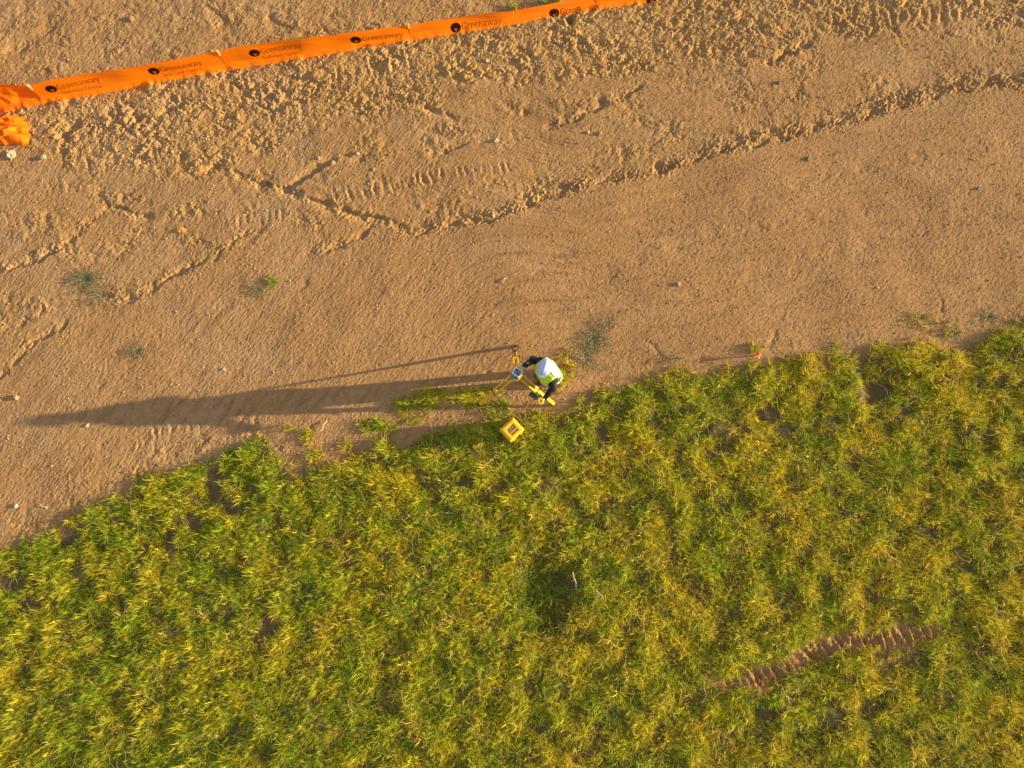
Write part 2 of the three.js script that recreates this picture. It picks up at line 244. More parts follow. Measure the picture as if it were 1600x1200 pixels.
{
  const pos = new Float32Array(NX * NZ * 3), col = new Float32Array(NX * NZ * 3), uv = new Float32Array(NX * NZ * 2), idx = new Uint32Array((NX - 1) * (NZ - 1) * 6);
  const tan = [0.42, 0.236, 0.098], yel = [0.46, 0.262, 0.080], grey = [0.46, 0.29, 0.150], brown = [0.32, 0.172, 0.070], thatch = [0.11, 0.088, 0.028], red = [0.38, 0.20, 0.075];
  const mix = (c, d, t) => { for (let q = 0; q < 3; q++) c[q] += (d[q] - c[q]) * t; };
  for (let j = 0, k = 0; j < NZ; j++) for (let i = 0; i < NX; i++, k++) {
    const x = xs[i], z = zs[j];
    pos[k * 3] = x; pos[k * 3 + 1] = hgt[k]; pos[k * 3 + 2] = z; uv[k * 2] = x / 2.7; uv[k * 2 + 1] = z / 2.7;
    const c = [...tan], a = n2(x * 0.35 + 3, z * 0.6), b = n2b(x * 1.3, z * 2.0), e = n2c(x * 5, z * 5), f = n2(x * 24, z * 24);
    mix(c, yel, clamp(roughAmt[k] * 0.8 + 0.2 * b)); mix(c, grey, clamp(0.35 * a + 0.25 * e + (x < -4 ? 0.25 : 0))); mix(c, brown, clamp(0.22 * b - 0.2 * a + 0.06 * x * 0.6 + 0.15 * e));
    const g = smooth(-0.15, 0.4, z - grassEdge(x) + 0.2 * b); if (g > 0) mix(c, thatch, 0.85 * g);
    const [d] = z > 3 && x > 3 && z < 6 ? distLine(trackBare, x, z) : [9]; if (Math.abs(d) < 0.4) mix(c, red, smooth(0.35, 0.2, Math.abs(d)));
    const sl = lerp(0.22, 0.95, smooth(1.5, -1.5, x)), sal = x * Math.cos(sl) - z * Math.sin(sl), sac = x * Math.sin(sl) + z * Math.cos(sl), st = n2b(sal * 0.8, sac * 4.5) * 0.6 + n2c(sal * 2.5, sac * 11) * 0.4;
    mix(c, brown, clamp(1.5 * st - 0.12) * (1 - g));
    const s = 1 + 0.06 * f + 0.05 * e + 0.28 * (rnd() - 0.5) - (rnd() < 0.03 ? 0.4 : 0); for (let q = 0; q < 3; q++) col[k * 3 + q] = c[q] * s;
  }
  let o = 0; for (let j = 0; j < NZ - 1; j++) for (let i = 0; i < NX - 1; i++) { const a = j * NX + i; idx[o++] = a; idx[o++] = a + NX; idx[o++] = a + 1; idx[o++] = a + 1; idx[o++] = a + NX; idx[o++] = a + NX + 1; }
  const g = new THREE.BufferGeometry();
  g.setAttribute('position', new THREE.BufferAttribute(pos, 3)); g.setAttribute('color', new THREE.BufferAttribute(col, 3)); g.setAttribute('uv', new THREE.BufferAttribute(uv, 2)); g.setIndex(new THREE.BufferAttribute(idx, 1)); g.computeVertexNormals();
  // grain: tileable speckle of sand and small stones
  const S = 1024, tex = new Uint8Array(S * S * 4), bmp = new Uint8Array(S * S * 4), val = new Float32Array(S * S).fill(0.5);
  for (let q = 0; q < S * S; q++) val[q] = 0.5 + 0.22 * (rnd() - 0.5);
  for (let q = 0; q < 26000; q++) { const cx = rnd() * S | 0, cy = rnd() * S | 0, r = 0.8 + 2.6 * rnd() ** 3, a = (rnd() - 0.42) * 0.75; for (let dy = -4; dy <= 4; dy++) for (let dx = -4; dx <= 4; dx++) { const w = 1 - (dx * dx + dy * dy) / (r * r); if (w > 0) { const p = ((cy + dy + S) % S) * S + (cx + dx + S) % S; val[p] += a * Math.min(1, w * 1.6); } } }
  for (let q = 0; q < S * S; q++) { const v = clamp(val[q]); const t = clamp(0.91 + 0.42 * (v - 0.5)) * 255; tex[q * 4] = t; tex[q * 4 + 1] = t; tex[q * 4 + 2] = t * 0.99; tex[q * 4 + 3] = 255; bmp[q * 4] = bmp[q * 4 + 1] = bmp[q * 4 + 2] = v * 255; bmp[q * 4 + 3] = 255; }
  const mk = (data, srgb) => { const t = new THREE.DataTexture(data, S, S); t.wrapS = t.wrapT = THREE.RepeatWrapping; t.magFilter = THREE.LinearFilter; if (srgb) t.colorSpace = THREE.SRGBColorSpace; t.needsUpdate = true; return t; };
  const m = new THREE.MeshStandardMaterial({ vertexColors: true, roughness: 0.97, map: mk(tex, true), bumpMap: mk(bmp), bumpScale: 0.0035 });
  const ground = shade(new THREE.Mesh(g, m)); ground.name = 'ground'; ground.userData = { kind: 'structure', label: 'bare tan earth scraped and rutted by machines, grassed to the south', category: 'ground' }; scene.add(ground);
}
console.log('ground', NX, NZ);

// loose clods and small stones scattered over the soil (uncountable)
function lump(detail, seed, jag = 0.3) {
  const g = mergeVertices(bare(new THREE.IcosahedronGeometry(1, detail))), p = g.attributes.position;
  for (let i = 0; i < p.count; i++) { const v = V().fromBufferAttribute(p, i), s = 1 + jag * n3(v.x * 1.3 + seed, v.y * 1.3, v.z * 1.3) + jag * 0.5 * n3(v.x * 3 + seed, v.y * 3, v.z * 3); p.setXYZ(i, v.x * s, v.y * s * 0.75, v.z * s); }
  return bare(g).toNonIndexed ? (() => { const f = g.toNonIndexed(); f.computeVertexNormals(); return f; })() : g;
}
{
  const m = std(0xffffff, 0.97), N = 18000, mats = [[], [], []], cols = [[], [], []], M = new THREE.Matrix4(), Q = new THREE.Quaternion(), E = new THREE.Euler();
  for (let tries = 0, made = 0; made < N && tries < 900000; tries++) {
    const x = rr(-10.6, 10.6), z = rr(-8, 2.9);
    if (z > grassEdge(x) + 0.1) continue;
    const r = rAt(x, z), p = Math.max(0.06, 0.32 * r * r) * (0.6 + 0.6 * n2(x * 2, z * 2));
    if (rnd() > p) continue;
    made++;
    const s = (0.004 + 0.016 * rnd() ** 5) * lerp(0.8, 1.15, r), k = made % 3;
    E.set(rr(-.6, .6), rr(0, 6.3), rr(-.6, .6)); Q.setFromEuler(E);
    M.compose(V(x, hAt(x, z) + s * 0.2, z), Q, V(s * rr(.8, 1.3), s * rr(.7, 1.1), s * rr(.8, 1.3))); mats[k].push(M.clone());
    const t = rnd(), pale = rnd() < 0.012, b = rr(0.85, 1.12); cols[k].push(pale ? rgb(0.55 * b, 0.45 * b, 0.34 * b) : rgb(lerp(0.37, 0.46, t) * b, lerp(0.235, 0.30, t) * b, lerp(0.11, 0.14, t) * b));
  }
  mats.forEach((list, k) => { const im = shade(new THREE.InstancedMesh(lump(1, k * 7.1, 0.5), m, list.length)); list.forEach((a, i) => { im.setMatrixAt(i, a); im.setColorAt(i, cols[k][i]); }); im.name = numbered('soil_clods'); im.userData = { kind: 'stuff', label: 'crumbly tan soil clods scattered over the bare earth', category: 'soil clods' }; scene.add(im); });
}
console.log('clods');

// ------------------------------------------------------------------ grass
function tuft(blades, len, lean, wid, seed) {
  seedState = seed; const pos = [], nor = [], idx = [], col = [];
  for (let b = 0; b < blades; b++) {
    const tone = rr(0.5, 1.65), warm = rr(0.85, 1.2);
    const a = rr(0, 6.283), L = len * rr(0.55, 1.15), l = lean * rr(0.35, 1.25), w = wid * rr(0.7, 1.2), ox = rr(-.03, .03), oz = rr(-.03, .03), bend = rr(-0.5, 0.5), S = 3, base = pos.length / 3;
    let x = ox, y = -0.015, z = oz;
    for (let s = 0; s <= S; s++) {
      const t = s / S, pitch = Math.PI / 2 - l * (0.45 + 1.0 * t), yaw = a + bend * t, hw = w * 0.5 * (1 - t * t * 0.9) ;
      const px = -Math.sin(yaw) * hw, pz = Math.cos(yaw) * hw;
      pos.push(x - px, y, z - pz, x + px, y, z + pz); for (let q = 0; q < 2; q++) col.push(tone * warm, tone, tone * 0.9);
      const ny = Math.cos(pitch), nh = -Math.sin(pitch); for (let q = 0; q < 2; q++) nor.push(Math.cos(yaw) * nh, ny, Math.sin(yaw) * nh);
      if (s) { const o = base + s * 2; idx.push(o - 2, o - 1, o, o - 1, o + 1, o); }
      x += Math.cos(yaw) * Math.cos(pitch) * L / S; y += Math.sin(pitch) * L / S; z += Math.sin(yaw) * Math.cos(pitch) * L / S;
    }
  }
  const g = new THREE.BufferGeometry(); g.setAttribute('position', new THREE.Float32BufferAttribute(pos, 3)); g.setAttribute('normal', new THREE.Float32BufferAttribute(nor, 3)); g.setAttribute('color', new THREE.Float32BufferAttribute(col, 3)); g.setIndex(idx); return g;
}
const leafMat = () => new THREE.MeshPhysicalMaterial({ color: 0xffffff, vertexColors: true, roughness: 0.75, transmission: 0.42, thickness: 0, side: THREE.DoubleSide, specularIntensity: 0.3 });
const grassMat = leafMat();
{
  const kinds = [tuft(10, 0.14, 1.0, 0.0105, 11), tuft(9, 0.17, 1.1, 0.010, 22), tuft(11, 0.12, 0.85, 0.010, 33), tuft(8, 0.21, 1.15, 0.0105, 44)];
  seedState = 777;
  const mats = kinds.map(() => []), cols = kinds.map(() => []), M = new THREE.Matrix4(), Q = new THREE.Quaternion(), E = new THREE.Euler();
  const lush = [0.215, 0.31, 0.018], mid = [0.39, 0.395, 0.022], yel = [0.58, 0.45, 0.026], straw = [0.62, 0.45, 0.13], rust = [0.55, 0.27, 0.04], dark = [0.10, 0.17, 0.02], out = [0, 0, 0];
  const mix = (d, t) => { for (let q = 0; q < 3; q++) out[q] += (d[q] - out[q]) * t; };
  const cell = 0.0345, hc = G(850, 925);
  for (let z = -8; z < 8.2; z += cell) for (let x = -11.6; x < 11.6; x += cell) {
    const px = x + rr(0, cell), pz = z + rr(0, cell);
    if (pz < grassEdge(px) - 1.2 && pz > -6.5 && !(Math.abs(px + 4.5) < 1 && pz > -2.4 && pz < -1.4)) continue;
    const m = grassMask(px, pz); if (m < 0.03) continue;
    const thick = clamp(0.62 + 0.7 * n2(px * 1.7, pz * 1.7) + 0.35 * n2b(px * 4.5, pz * 4.5), 0.28, 1);
    if (rnd() > m * thick) continue;
    const clump = clamp(0.5 + 0.42 * n2c(px * 1.35 + 5, pz * 1.35) + 0.22 * n2b(px * 3.1, pz * 3.1 + 9)), fine = n2(px * 4.5, pz * 4.5);
    const s = lerp(0.45, 1.45, clump * 0.8 + 0.2 * rnd()) * (1 + 0.15 * fine) * lerp(0.7, 1, m);
    const k = rnd() < 0.25 ? 3 : rnd() * 3 | 0;
    E.set(rr(-.25, .25), rr(0, 6.283), rr(-.25, .25)); Q.setFromEuler(E);
    M.compose(V(px, hAt(px, pz), pz), Q, V(s, s * rr(0.75, 1.1), s)); mats[k].push(M.clone());
    const tone = n2b(px * 0.55 + 2, pz * 0.55) * 0.55 + n2(px * 2.2 + 8, pz * 2.2) * 0.5, east = smooth(-9, 9, px);
    out[0] = mid[0]; out[1] = mid[1]; out[2] = mid[2];
    mix(lush, clamp(0.5 * tone + 0.30 - 0.25 * east)); mix(yel, clamp(-0.75 * tone + 0.10 + 0.30 * east + 0.25 * (rnd() - 0.5)));
    const r = rnd(), dry = 0.05 + 0.05 * east + 0.12 * clamp(n2c(px * 1.1, pz * 1.1)); if (r < dry) mix(straw, rr(0.5, 1)); else if (r < dry * 1.35) mix(rust, rr(0.4, 0.9)); else if (r > 0.9) mix(dark, 0.6);
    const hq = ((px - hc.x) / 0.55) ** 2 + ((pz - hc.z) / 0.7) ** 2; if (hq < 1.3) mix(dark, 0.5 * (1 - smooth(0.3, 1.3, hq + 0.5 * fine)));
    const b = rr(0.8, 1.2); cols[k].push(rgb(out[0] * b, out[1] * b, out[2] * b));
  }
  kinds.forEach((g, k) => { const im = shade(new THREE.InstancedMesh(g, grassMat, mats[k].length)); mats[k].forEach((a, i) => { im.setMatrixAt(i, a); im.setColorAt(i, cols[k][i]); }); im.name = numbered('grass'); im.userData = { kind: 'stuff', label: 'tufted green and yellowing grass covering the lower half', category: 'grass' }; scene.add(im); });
  console.log('grass', mats.map((a) => a.length).join());
  // long dry stalks lying through the sward
  const stalk = (() => { const c = new THREE.CatmullRomCurve3([V(0, 0, 0), V(0.10, 0.10, 0.01), V(0.22, 0.13, -0.02), V(0.36, 0.10, 0.02)]); return bare(new THREE.TubeGeometry(c, 9, 0.0017, 3)); })();
  const list = [], sc = [];
  for (let t = 0; t < 30000 && list.length < 1300; t++) { const x = rr(-11, 11), z = rr(-2.6, 8); if (rnd() > grassMask(x, z) * clamp(0.35 + 0.6 * n2c(x * 1.1, z * 1.1))) continue; E.set(rr(-.3, .3), rr(0, 6.283), rr(-.3, .2)); Q.setFromEuler(E); const s = rr(0.5, 1.3); M.compose(V(x, hAt(x, z) + 0.02, z), Q, V(s, s, s)); list.push(M.clone()); const b = rr(0.7, 1.1); sc.push(rgb(0.5 * b, 0.39 * b, 0.17 * b)); }
  const im = shade(new THREE.InstancedMesh(stalk, std(0xffffff, 0.8), list.length)); list.forEach((a, i) => { im.setMatrixAt(i, a); im.setColorAt(i, sc[i]); }); im.name = 'dry_stalks'; im.userData = { kind: 'stuff', label: 'pale dry stalks lying through the grass', category: 'dry grass' }; scene.add(im);
}
console.log('sward done');

// ------------------------------------------------------------------ orange sediment fence
const topV = (() => { const P = [[-60, 133], [0, 135], [40, 136], [68, 138], [100, 130], [150, 121], [200, 113], [250, 103.5], [300, 94], [355, 84], [380, 78.5], [430, 71], [480, 64], [530, 57], [580, 50.5], [620, 46], [660, 40.6], [710, 32.5], [760, 25], [800, 20], [860, 9], [900, 3], [960, -6], [1030, -17], [1100, -30], [1200, -48]]; return (u) => { for (let i = 1; i < P.length; i++) if (u <= P[i][0]) return lerp(P[i - 1][1], P[i][1], (u - P[i - 1][0]) / (P[i][0] - P[i - 1][0])); return P[P.length - 1][1]; }; })();
const baseV = (u) => { for (let i = 1; i < fenceBase.length; i++) if (u <= fenceBase[i][0]) return lerp(fenceBase[i - 1][1], fenceBase[i][1], (u - fenceBase[i - 1][0]) / (fenceBase[i][0] - fenceBase[i - 1][0])); return -31; };
{
  const PW = 2048, PH = 512, cv = document.createElement('canvas'); cv.width = PW; cv.height = PH;            // one repeat of the print: 1.95 m x 0.6 m, top edge first
  const c = cv.getContext('2d'), U = (m) => m / 1.95 * PW, Y = (m) => m / 0.6 * PH;
  c.fillStyle = '#ff8400'; c.fillRect(0, 0, PW, PH);
  for (let i = 0; i < 900; i++) { c.fillStyle = i % 2 ? 'rgba(255,150,30,0.10)' : 'rgba(235,105,0,0.10)'; c.fillRect(0, (i * 97.31) % PH, PW, 1 + (i % 3)); }
  const ink = '#2e0d04';
  c.fillStyle = ink; c.beginPath(); c.ellipse(U(0.42), Y(0.205), U(0.105), Y(0.085), 0, 0, 7); c.fill();
  c.strokeStyle = '#ff8400'; c.lineWidth = 9; c.beginPath(); c.moveTo(U(0.42), Y(0.30)); c.lineTo(U(0.42), Y(0.215)); c.moveTo(U(0.42), Y(0.255)); c.lineTo(U(0.39), Y(0.222)); c.moveTo(U(0.42), Y(0.26)); c.lineTo(U(0.455), Y(0.225)); c.stroke();
  c.strokeStyle = ink; c.lineWidth = 5; c.beginPath(); c.moveTo(U(0.42), Y(0.29)); c.lineTo(U(0.42), Y(0.36)); c.stroke();
  c.fillStyle = ink; c.textBaseline = 'alphabetic'; c.save(); c.translate(U(0.535), Y(0.25)); c.font = '150px serif'; const w1 = c.measureText('Greenaway').width; c.scale(U(0.80) / w1, 0.86); c.fillText('Greenaway', 0, 0); c.restore();
  c.save(); c.translate(U(0.52), Y(0.375)); c.font = '90px sans-serif'; const w2 = c.measureText('Sediment Control').width; c.scale(U(0.78) / w2, 0.8); c.fillText('Sediment Control', 0, 0); c.restore();
  const print = new THREE.CanvasTexture(cv); print.colorSpace = THREE.SRGBColorSpace; print.wrapS = THREE.RepeatWrapping; print.wrapT = THREE.ClampToEdgeWrapping; print.flipY = true;
  const fabric = new THREE.MeshPhysicalMaterial({ map: print, roughness: 0.7, specularIntensity: 0.25, transmission: 0.22, thickness: 0, side: THREE.DoubleSide, color: 0xffffff });
  const plain = new THREE.MeshPhysicalMaterial({ color: new THREE.Color(0xff7d0c), roughness: 0.6, specularIntensity: 0.3, transmission: 0.22, thickness: 0, side: THREE.DoubleSide });
  // run of the fabric from the corner post eastward: profile = skirt on the soil, fold, upright sheet
  const north = V(-0.16, 0, -1).normalize();
  const F = thing('sediment_fence', 'long orange fabric sediment fence printed with tree logos, on timber stakes', 'fence', V(G(355, baseV(355)).x, hAt(G(355, baseV(355)).x, G(355, baseV(355)).z), G(355, baseV(355)).z));
  const O = F.position, posts = [68, 355, 643, 932];
  const run = (u0, u1, n, deepFold) => {
    const pos = [], uv = [], idx = [], rows = 12; let s = 0, prev = null;
    for (let i = 0; i <= n; i++) {
      const u = lerp(u0, u1, i / n), B = G(u, baseV(u)), gy = hAt(B.x, B.z), Pn = B.clone().addScaledVector(north, 0.10), H = heightFor(Pn, topV(u));
      if (prev) s += Math.hypot(B.x - prev.x, B.z - prev.z); prev = B;
      const near = Math.min(...posts.map((p) => Math.abs(u - p))), sag = 0.012 * Math.sin(s * 2.1), pull = Math.exp(-((near / 12) ** 2));
      for (let r = 0; r <= rows; r++) {
        const t = r / rows; let off, y;
        if (t < 0.25) { const q = t / 0.25; off = 0.10 * q - 0.01; y = gy * (1 - q) + q * (0.075 + 0.012 * n2(s * 1.3, 3)) + 0.004; off += 0.012 * n2(s * 2.2, q * 2); } else { const q = (t - 0.25) / 0.75; off = 0.09 + 0.055 * q + 0.02 * Math.sin(q * 3.1) * (n2(s * 0.8, 1) + 0.25) + 0.0035 * n2b(s * 1.6, q * 9) + sag * q * (1 - pull); y = lerp(0.075 + 0.012 * n2(s * 1.3, 3), H, q); }
        if (deepFold) { off += 0.07 * Math.abs(n2(s * 1.1 + 2, t * 2.2)) * Math.sin(t * 3) + 0.03 * Math.abs(n2b(s * 2.4, t * 3 + s)) * smooth(0, 0.4, t) * smooth(1, 0.6, t); }
        const p = B.clone().addScaledVector(north, off); pos.push(p.x - O.x, y - O.y, p.z - O.z);
        const dTop = t < 0.25 ? (H - 0.075) + (0.25 - t) / 0.25 * 0.12 : (H - 0.075) * (1 - (t - 0.25) / 0.75);
        uv.push((G(u, baseV(u)).x - G(250, baseV(250)).x) / 1.93 / 0.99 + 0.42 / 1.95, 1 - (dTop + 0.015) / 0.6);
        if (i < n && r < rows) { const a = i * (rows + 1) + r; idx.push(a, a + rows + 1, a + 1, a + 1, a + rows + 1, a + rows + 2); }
      }
    }
    const g = new THREE.BufferGeometry(); g.setAttribute('position', new THREE.Float32BufferAttribute(pos, 3)); g.setAttribute('uv', new THREE.Float32BufferAttribute(uv, 2)); g.setIndex(idx); g.computeVertexNormals(); return g;
  };
  part('fabric', run(68, 355, 110), fabric, F); part('fabric', run(355, 643, 110), fabric, F); part('fabric', run(643, 932, 110), fabric, F); part('fabric', run(932, 1200, 90), fabric, F);
  part('fabric', run(-60, 68, 70, true), plain, F).userData.label = 'creased plain end of the orange fabric';
  const wood = std(rgb(0.55, 0.42, 0.22), 0.85);
  for (const p of posts) { const B = G(p, baseV(p)).addScaledVector(north, 0.145), H = heightFor(G(p, baseV(p)).addScaledVector(north, 0.10), topV(p)), y0 = hAt(B.x, B.z); part('stake', merge([new RoundedBoxGeometry(0.035, H + 0.045 - y0 + 0.15, 0.035, 1, 0.004).rotateY(0.3).translate(B.x - O.x, (H + 0.045 + y0 - 0.15) / 2 - O.y, B.z - O.z)]), wood, F); }
  // crumpled bundle beside the end of the fence
  const c0 = G(14, 206), bundle = thing('crumpled_fabric', 'crumpled orange plastic bundle below the creased end of the fence', 'plastic sheet', V(c0.x, hAt(c0.x, c0.z) - 0.01, c0.z));
  const sheet = (cx, cz, a, b, hh, sd, n = 9) => {
    const pos = [], idx = [];
    for (let j = 0; j <= n; j++) for (let i = 0; i <= n; i++) { const p = i / n * 2 - 1, q = j / n * 2 - 1, e = Math.max(0, 1 - Math.pow(Math.abs(p), 3)) * Math.max(0, 1 - Math.pow(Math.abs(q), 3)); const rd = n2(p * 1.7 + sd, q * 1.7), r2 = 1 - Math.abs(n2b(p * 1.3 + sd, q * 0.9 + p * 0.5)); pos.push(cx + a * p * (1 + 0.2 * n2(q * 1.5 + sd, 4)), 0.02 + hh * e * (0.45 + 0.55 * r2) + 0.04 * e * rd, cz + b * q * (1 + 0.2 * n2c(p * 1.5 + sd, 4))); if (i < n && j < n) { const k = j * (n + 1) + i; idx.push(k, k + n + 1, k + 1, k + 1, k + n + 1, k + n + 2); } }
    const g = new THREE.BufferGeometry(); g.setAttribute('position', new THREE.Float32BufferAttribute(pos, 3)); g.setIndex(idx); const f = g.toNonIndexed(); f.computeVertexNormals(); return f;
  };
  part('folded_sheet', sheet(0, 0.08, 0.42, 0.19, 0.20, 3.3), plain, bundle); part('folded_sheet', sheet(-0.05, -0.16, 0.44, 0.15, 0.15, 8.1), plain, bundle);
}
console.log('fence');

// ------------------------------------------------------------------ tripod
const yellow = std(rgb(0.78, 0.47, 0.018), 0.45), blackPl = std(rgb(0.018, 0.017, 0.018), 0.6), greyPl = std(rgb(0.16, 0.185, 0.20), 0.5), metal = std(rgb(0.4, 0.4, 0.4), 0.35, { metalness: 0.8 });
const headAt = G(807, 584.5, 1.30);
{
  const T = thing('survey_tripod', 'yellow survey tripod with twin-rail legs spread beside the person', 'tripod', V(headAt.x, 0, headAt.z));
  const loc = (p) => p.clone().sub(T.position), top = V(0, 1.30, 0);
  part('tripod_head', merge([new THREE.CylinderGeometry(0.085, 0.085, 0.025, 24).translate(0, 1.29, 0), new THREE.CylinderGeometry(0.05, 0.06, 0.05, 16).translate(0, 1.255, 0)]), blackPl, T);
  [[747, 634, 0.50], [868.5, 633.5, 0.44], [804, 542, 0.52]].forEach(([u, v, f], i) => {
    const q = G(u, v), foot = loc(V(q.x, hAt(q.x, q.z), q.z)), out = V(foot.x, 0, foot.z).normalize(), a = top.clone().addScaledVector(out, 0.075).add(V(0, -0.03, 0)), dir = foot.clone().sub(a), side = V(-out.z, 0, out.x);
    const at = (t, s = 0, up = 0) => a.clone().addScaledVector(dir, t).addScaledVector(side, s).add(V(0, up, 0)), nrm = side.clone().cross(dir.clone().normalize());
    const leg = part('leg', merge([bar(at(0, -0.036), at(f, -0.036), 0.026, 0.024, side), bar(at(0, 0.036), at(f, 0.036), 0.026, 0.024, side), bar(at(f - 0.015, -0.045), at(f - 0.015, 0.045), 0.028, 0.022, V(0, 1, 0)), bar(at(0.02, -0.045), at(0.02, 0.045), 0.03, 0.03, V(0, 1, 0))]), yellow, T);
    part('clamp', merge([bar(at(f + 0.012, -0.052), at(f + 0.012, 0.052), 0.03, 0.042, V(0, 1, 0)), rod(at(f + 0.03, 0.03), at(f + 0.03, 0.085), 0.014)]), blackPl, leg);
    part('lower_section', merge([bar(at(f - 0.06), at(0.965), 0.058, 0.024, side), bar(at(f + 0.02, -0.018), at(0.86, -0.018), 0.012, 0.034, side), bar(at(f + 0.02, 0.018), at(0.86, 0.018), 0.012, 0.034, side)]), yellow, leg);
    part('foot_spike', merge([bar(at(0.945), at(0.985), 0.05, 0.036, side), rod(at(0.98), at(1.035), 0.014, 0.012)]), blackPl, leg);
    if (i === 2) {
      const c = new THREE.CatmullRomCurve3([at(0.70, 0, 0.03), at(0.80, 0.03, 0.06), at(0.92, 0.075, 0.05), at(1.02, 0.055, 0.05), at(1.05, 0.0, 0.06), at(0.98, -0.05, 0.05), at(0.90, -0.045, 0.04), at(0.82, -0.02, 0.04), at(0.70, 0, 0.03)], true);
      part('carry_strap', bare(new THREE.TubeGeometry(c, 60, 0.011, 6, true)), blackPl, leg); part('strap_pad', bar(at(0.55, 0, 0.022), at(0.80, 0, 0.022), 0.035, 0.014, side), blackPl, leg);
    }
  });
}
// instrument on the tripod
{
  const I = thing('survey_instrument', 'grey and yellow survey instrument with white-framed display on tripod head', 'instrument', V(headAt.x, 1.3025, headAt.z));
  I.rotation.y = -0.62;
  part('tribrach', merge([new THREE.CylinderGeometry(0.06, 0.066, 0.03, 20).translate(0, 0.015, 0), ...[0, 1, 2].map((k) => new THREE.CylinderGeometry(0.014, 0.014, 0.032, 10).translate(0.062 * Math.cos(k * 2.094), 0.016, 0.062 * Math.sin(k * 2.094)))]), blackPl, I);
  part('housing', merge([new RoundedBoxGeometry(0.14, 0.13, 0.13, 2, 0.014).translate(0, 0.098, 0.0), new RoundedBoxGeometry(0.10, 0.06, 0.075, 2, 0.012).translate(-0.005, 0.10, 0.085)]), greyPl, I);
  part('side_cover', merge([new RoundedBoxGeometry(0.022, 0.10, 0.12, 2, 0.008).translate(0.083, 0.09, 0.01), new RoundedBoxGeometry(0.05, 0.05, 0.03, 2, 0.008).translate(0.055, 0.075, 0.085)]), yellow, I);
  const D = part('display_frame', new RoundedBoxGeometry(0.145, 0.018, 0.125, 2, 0.006).rotateX(0.16).translate(0.005, 0.178, -0.012), std(rgb(0.78, 0.78, 0.80), 0.4), I);
  const cv = document.createElement('canvas'); cv.width = 128; cv.height = 108; const c = cv.getContext('2d'); c.fillStyle = '#59677a'; c.fillRect(0, 0, 128, 108); c.fillStyle = '#3a4556'; c.fillRect(8, 12, 50, 30); c.fillRect(66, 54, 52, 42); c.fillStyle = '#8094a2'; for (let i = 0; i < 6; i++) c.fillRect(66, 14 + i * 6, 30 + (i * 17) % 22, 3); c.fillStyle = '#6d9088'; c.fillRect(10, 54, 44, 36);
  const t = new THREE.CanvasTexture(cv); t.colorSpace = THREE.SRGBColorSpace;
  part('screen', new THREE.BoxGeometry(0.112, 0.004, 0.094).rotateX(0.16).translate(0.007, 0.1875, -0.0135), std(0xffffff, 0.25, { map: t }), D);
}
// ------------------------------------------------------------------ instrument case on the grass
{
  const p = G(799.5, 671, 0.45), C = thing('instrument_case', 'square yellow plastic instrument case with recessed lid standing on grass', 'case', V(p.x, hAt(p.x, p.z) + 0.005, p.z));
  C.rotation.y = 0.74;
  const body = std(rgb(0.80, 0.46, 0.02), 0.42);
  const taper = (w0, d0, w1, d1, h, r, y) => { const g = new RoundedBoxGeometry(1, h, 1, 3, r), q = g.attributes.position; for (let i = 0; i < q.count; i++) { const t = clamp(q.getY(i) / h + 0.5), sx = lerp(w0, w1, t), sz = lerp(d0, d1, t), f = (v, s) => Math.sign(v) * (Math.abs(v) - 0.5) + Math.sign(v) * s / 2; q.setXYZ(i, f(q.getX(i), sx), q.getY(i) + y + h / 2, f(q.getZ(i), sz)); } g.computeVertexNormals(); return g; };
  part('case_body', merge([taper(0.27, 0.24, 0.315, 0.285, 0.29, 0.03, 0), taper(0.34, 0.31, 0.34, 0.31, 0.025, 0.011, 0.272)]), body, C);
  // lid: a frame round a sunken handle well
  const lid = part('lid', merge([taper(0.335, 0.305, 0.325, 0.295, 0.075, 0.02, 0.297), taper(0.325, 0.06, 0.27, 0.05, 0.07, 0.012, 0.368).translate(0, 0, 0.105), taper(0.325, 0.09, 0.27, 0.055, 0.07, 0.012, 0.368).translate(0, 0, -0.092), taper(0.085, 0.16, 0.06, 0.17, 0.07, 0.012, 0.368).translate(-0.105, 0, 0.005), taper(0.075, 0.16, 0.05, 0.17, 0.07, 0.012, 0.368).translate(0.110, 0, 0.005)]), body, C);
  const cv = document.createElement('canvas'); cv.width = 96; cv.height = 64; const c = cv.getContext('2d'); c.fillStyle = '#e9e4dc'; c.fillRect(0, 0, 96, 64); c.fillStyle = '#6a625a'; for (let i = 0; i < 5; i++) c.fillRect(8, 8 + i * 11, 40 + (i * 31) % 40, 4); c.fillStyle = '#a39a90'; c.fillRect(58, 36, 30, 22);
  const t = new THREE.CanvasTexture(cv); t.colorSpace = THREE.SRGBColorSpace;
  part('paper_label', new THREE.BoxGeometry(0.10, 0.004, 0.07).translate(0.01, 0.377, -0.005), std(0xffffff, 0.6, { map: t }), lid);
  part('handle', merge([bar(V(-0.075, 0.425, 0.035), V(0.09, 0.425, 0.035), 0.03, 0.028, V(0, 1, 0), 0.01), bar(V(-0.07, 0.37, 0.035), V(-0.07, 0.425, 0.035), 0.025, 0.025, V(1, 0, 0)), bar(V(0.085, 0.37, 0.035), V(0.085, 0.425, 0.035), 0.025, 0.025, V(1, 0, 0))]), std(rgb(0.55, 0.27, 0.02), 0.5), lid);
  for (const s of [-1, 1]) part('latch', new RoundedBoxGeometry(0.055, 0.07, 0.018, 2, 0.006).translate(s * 0.085, 0.285, 0.162), body, C);
}
console.log('gear');

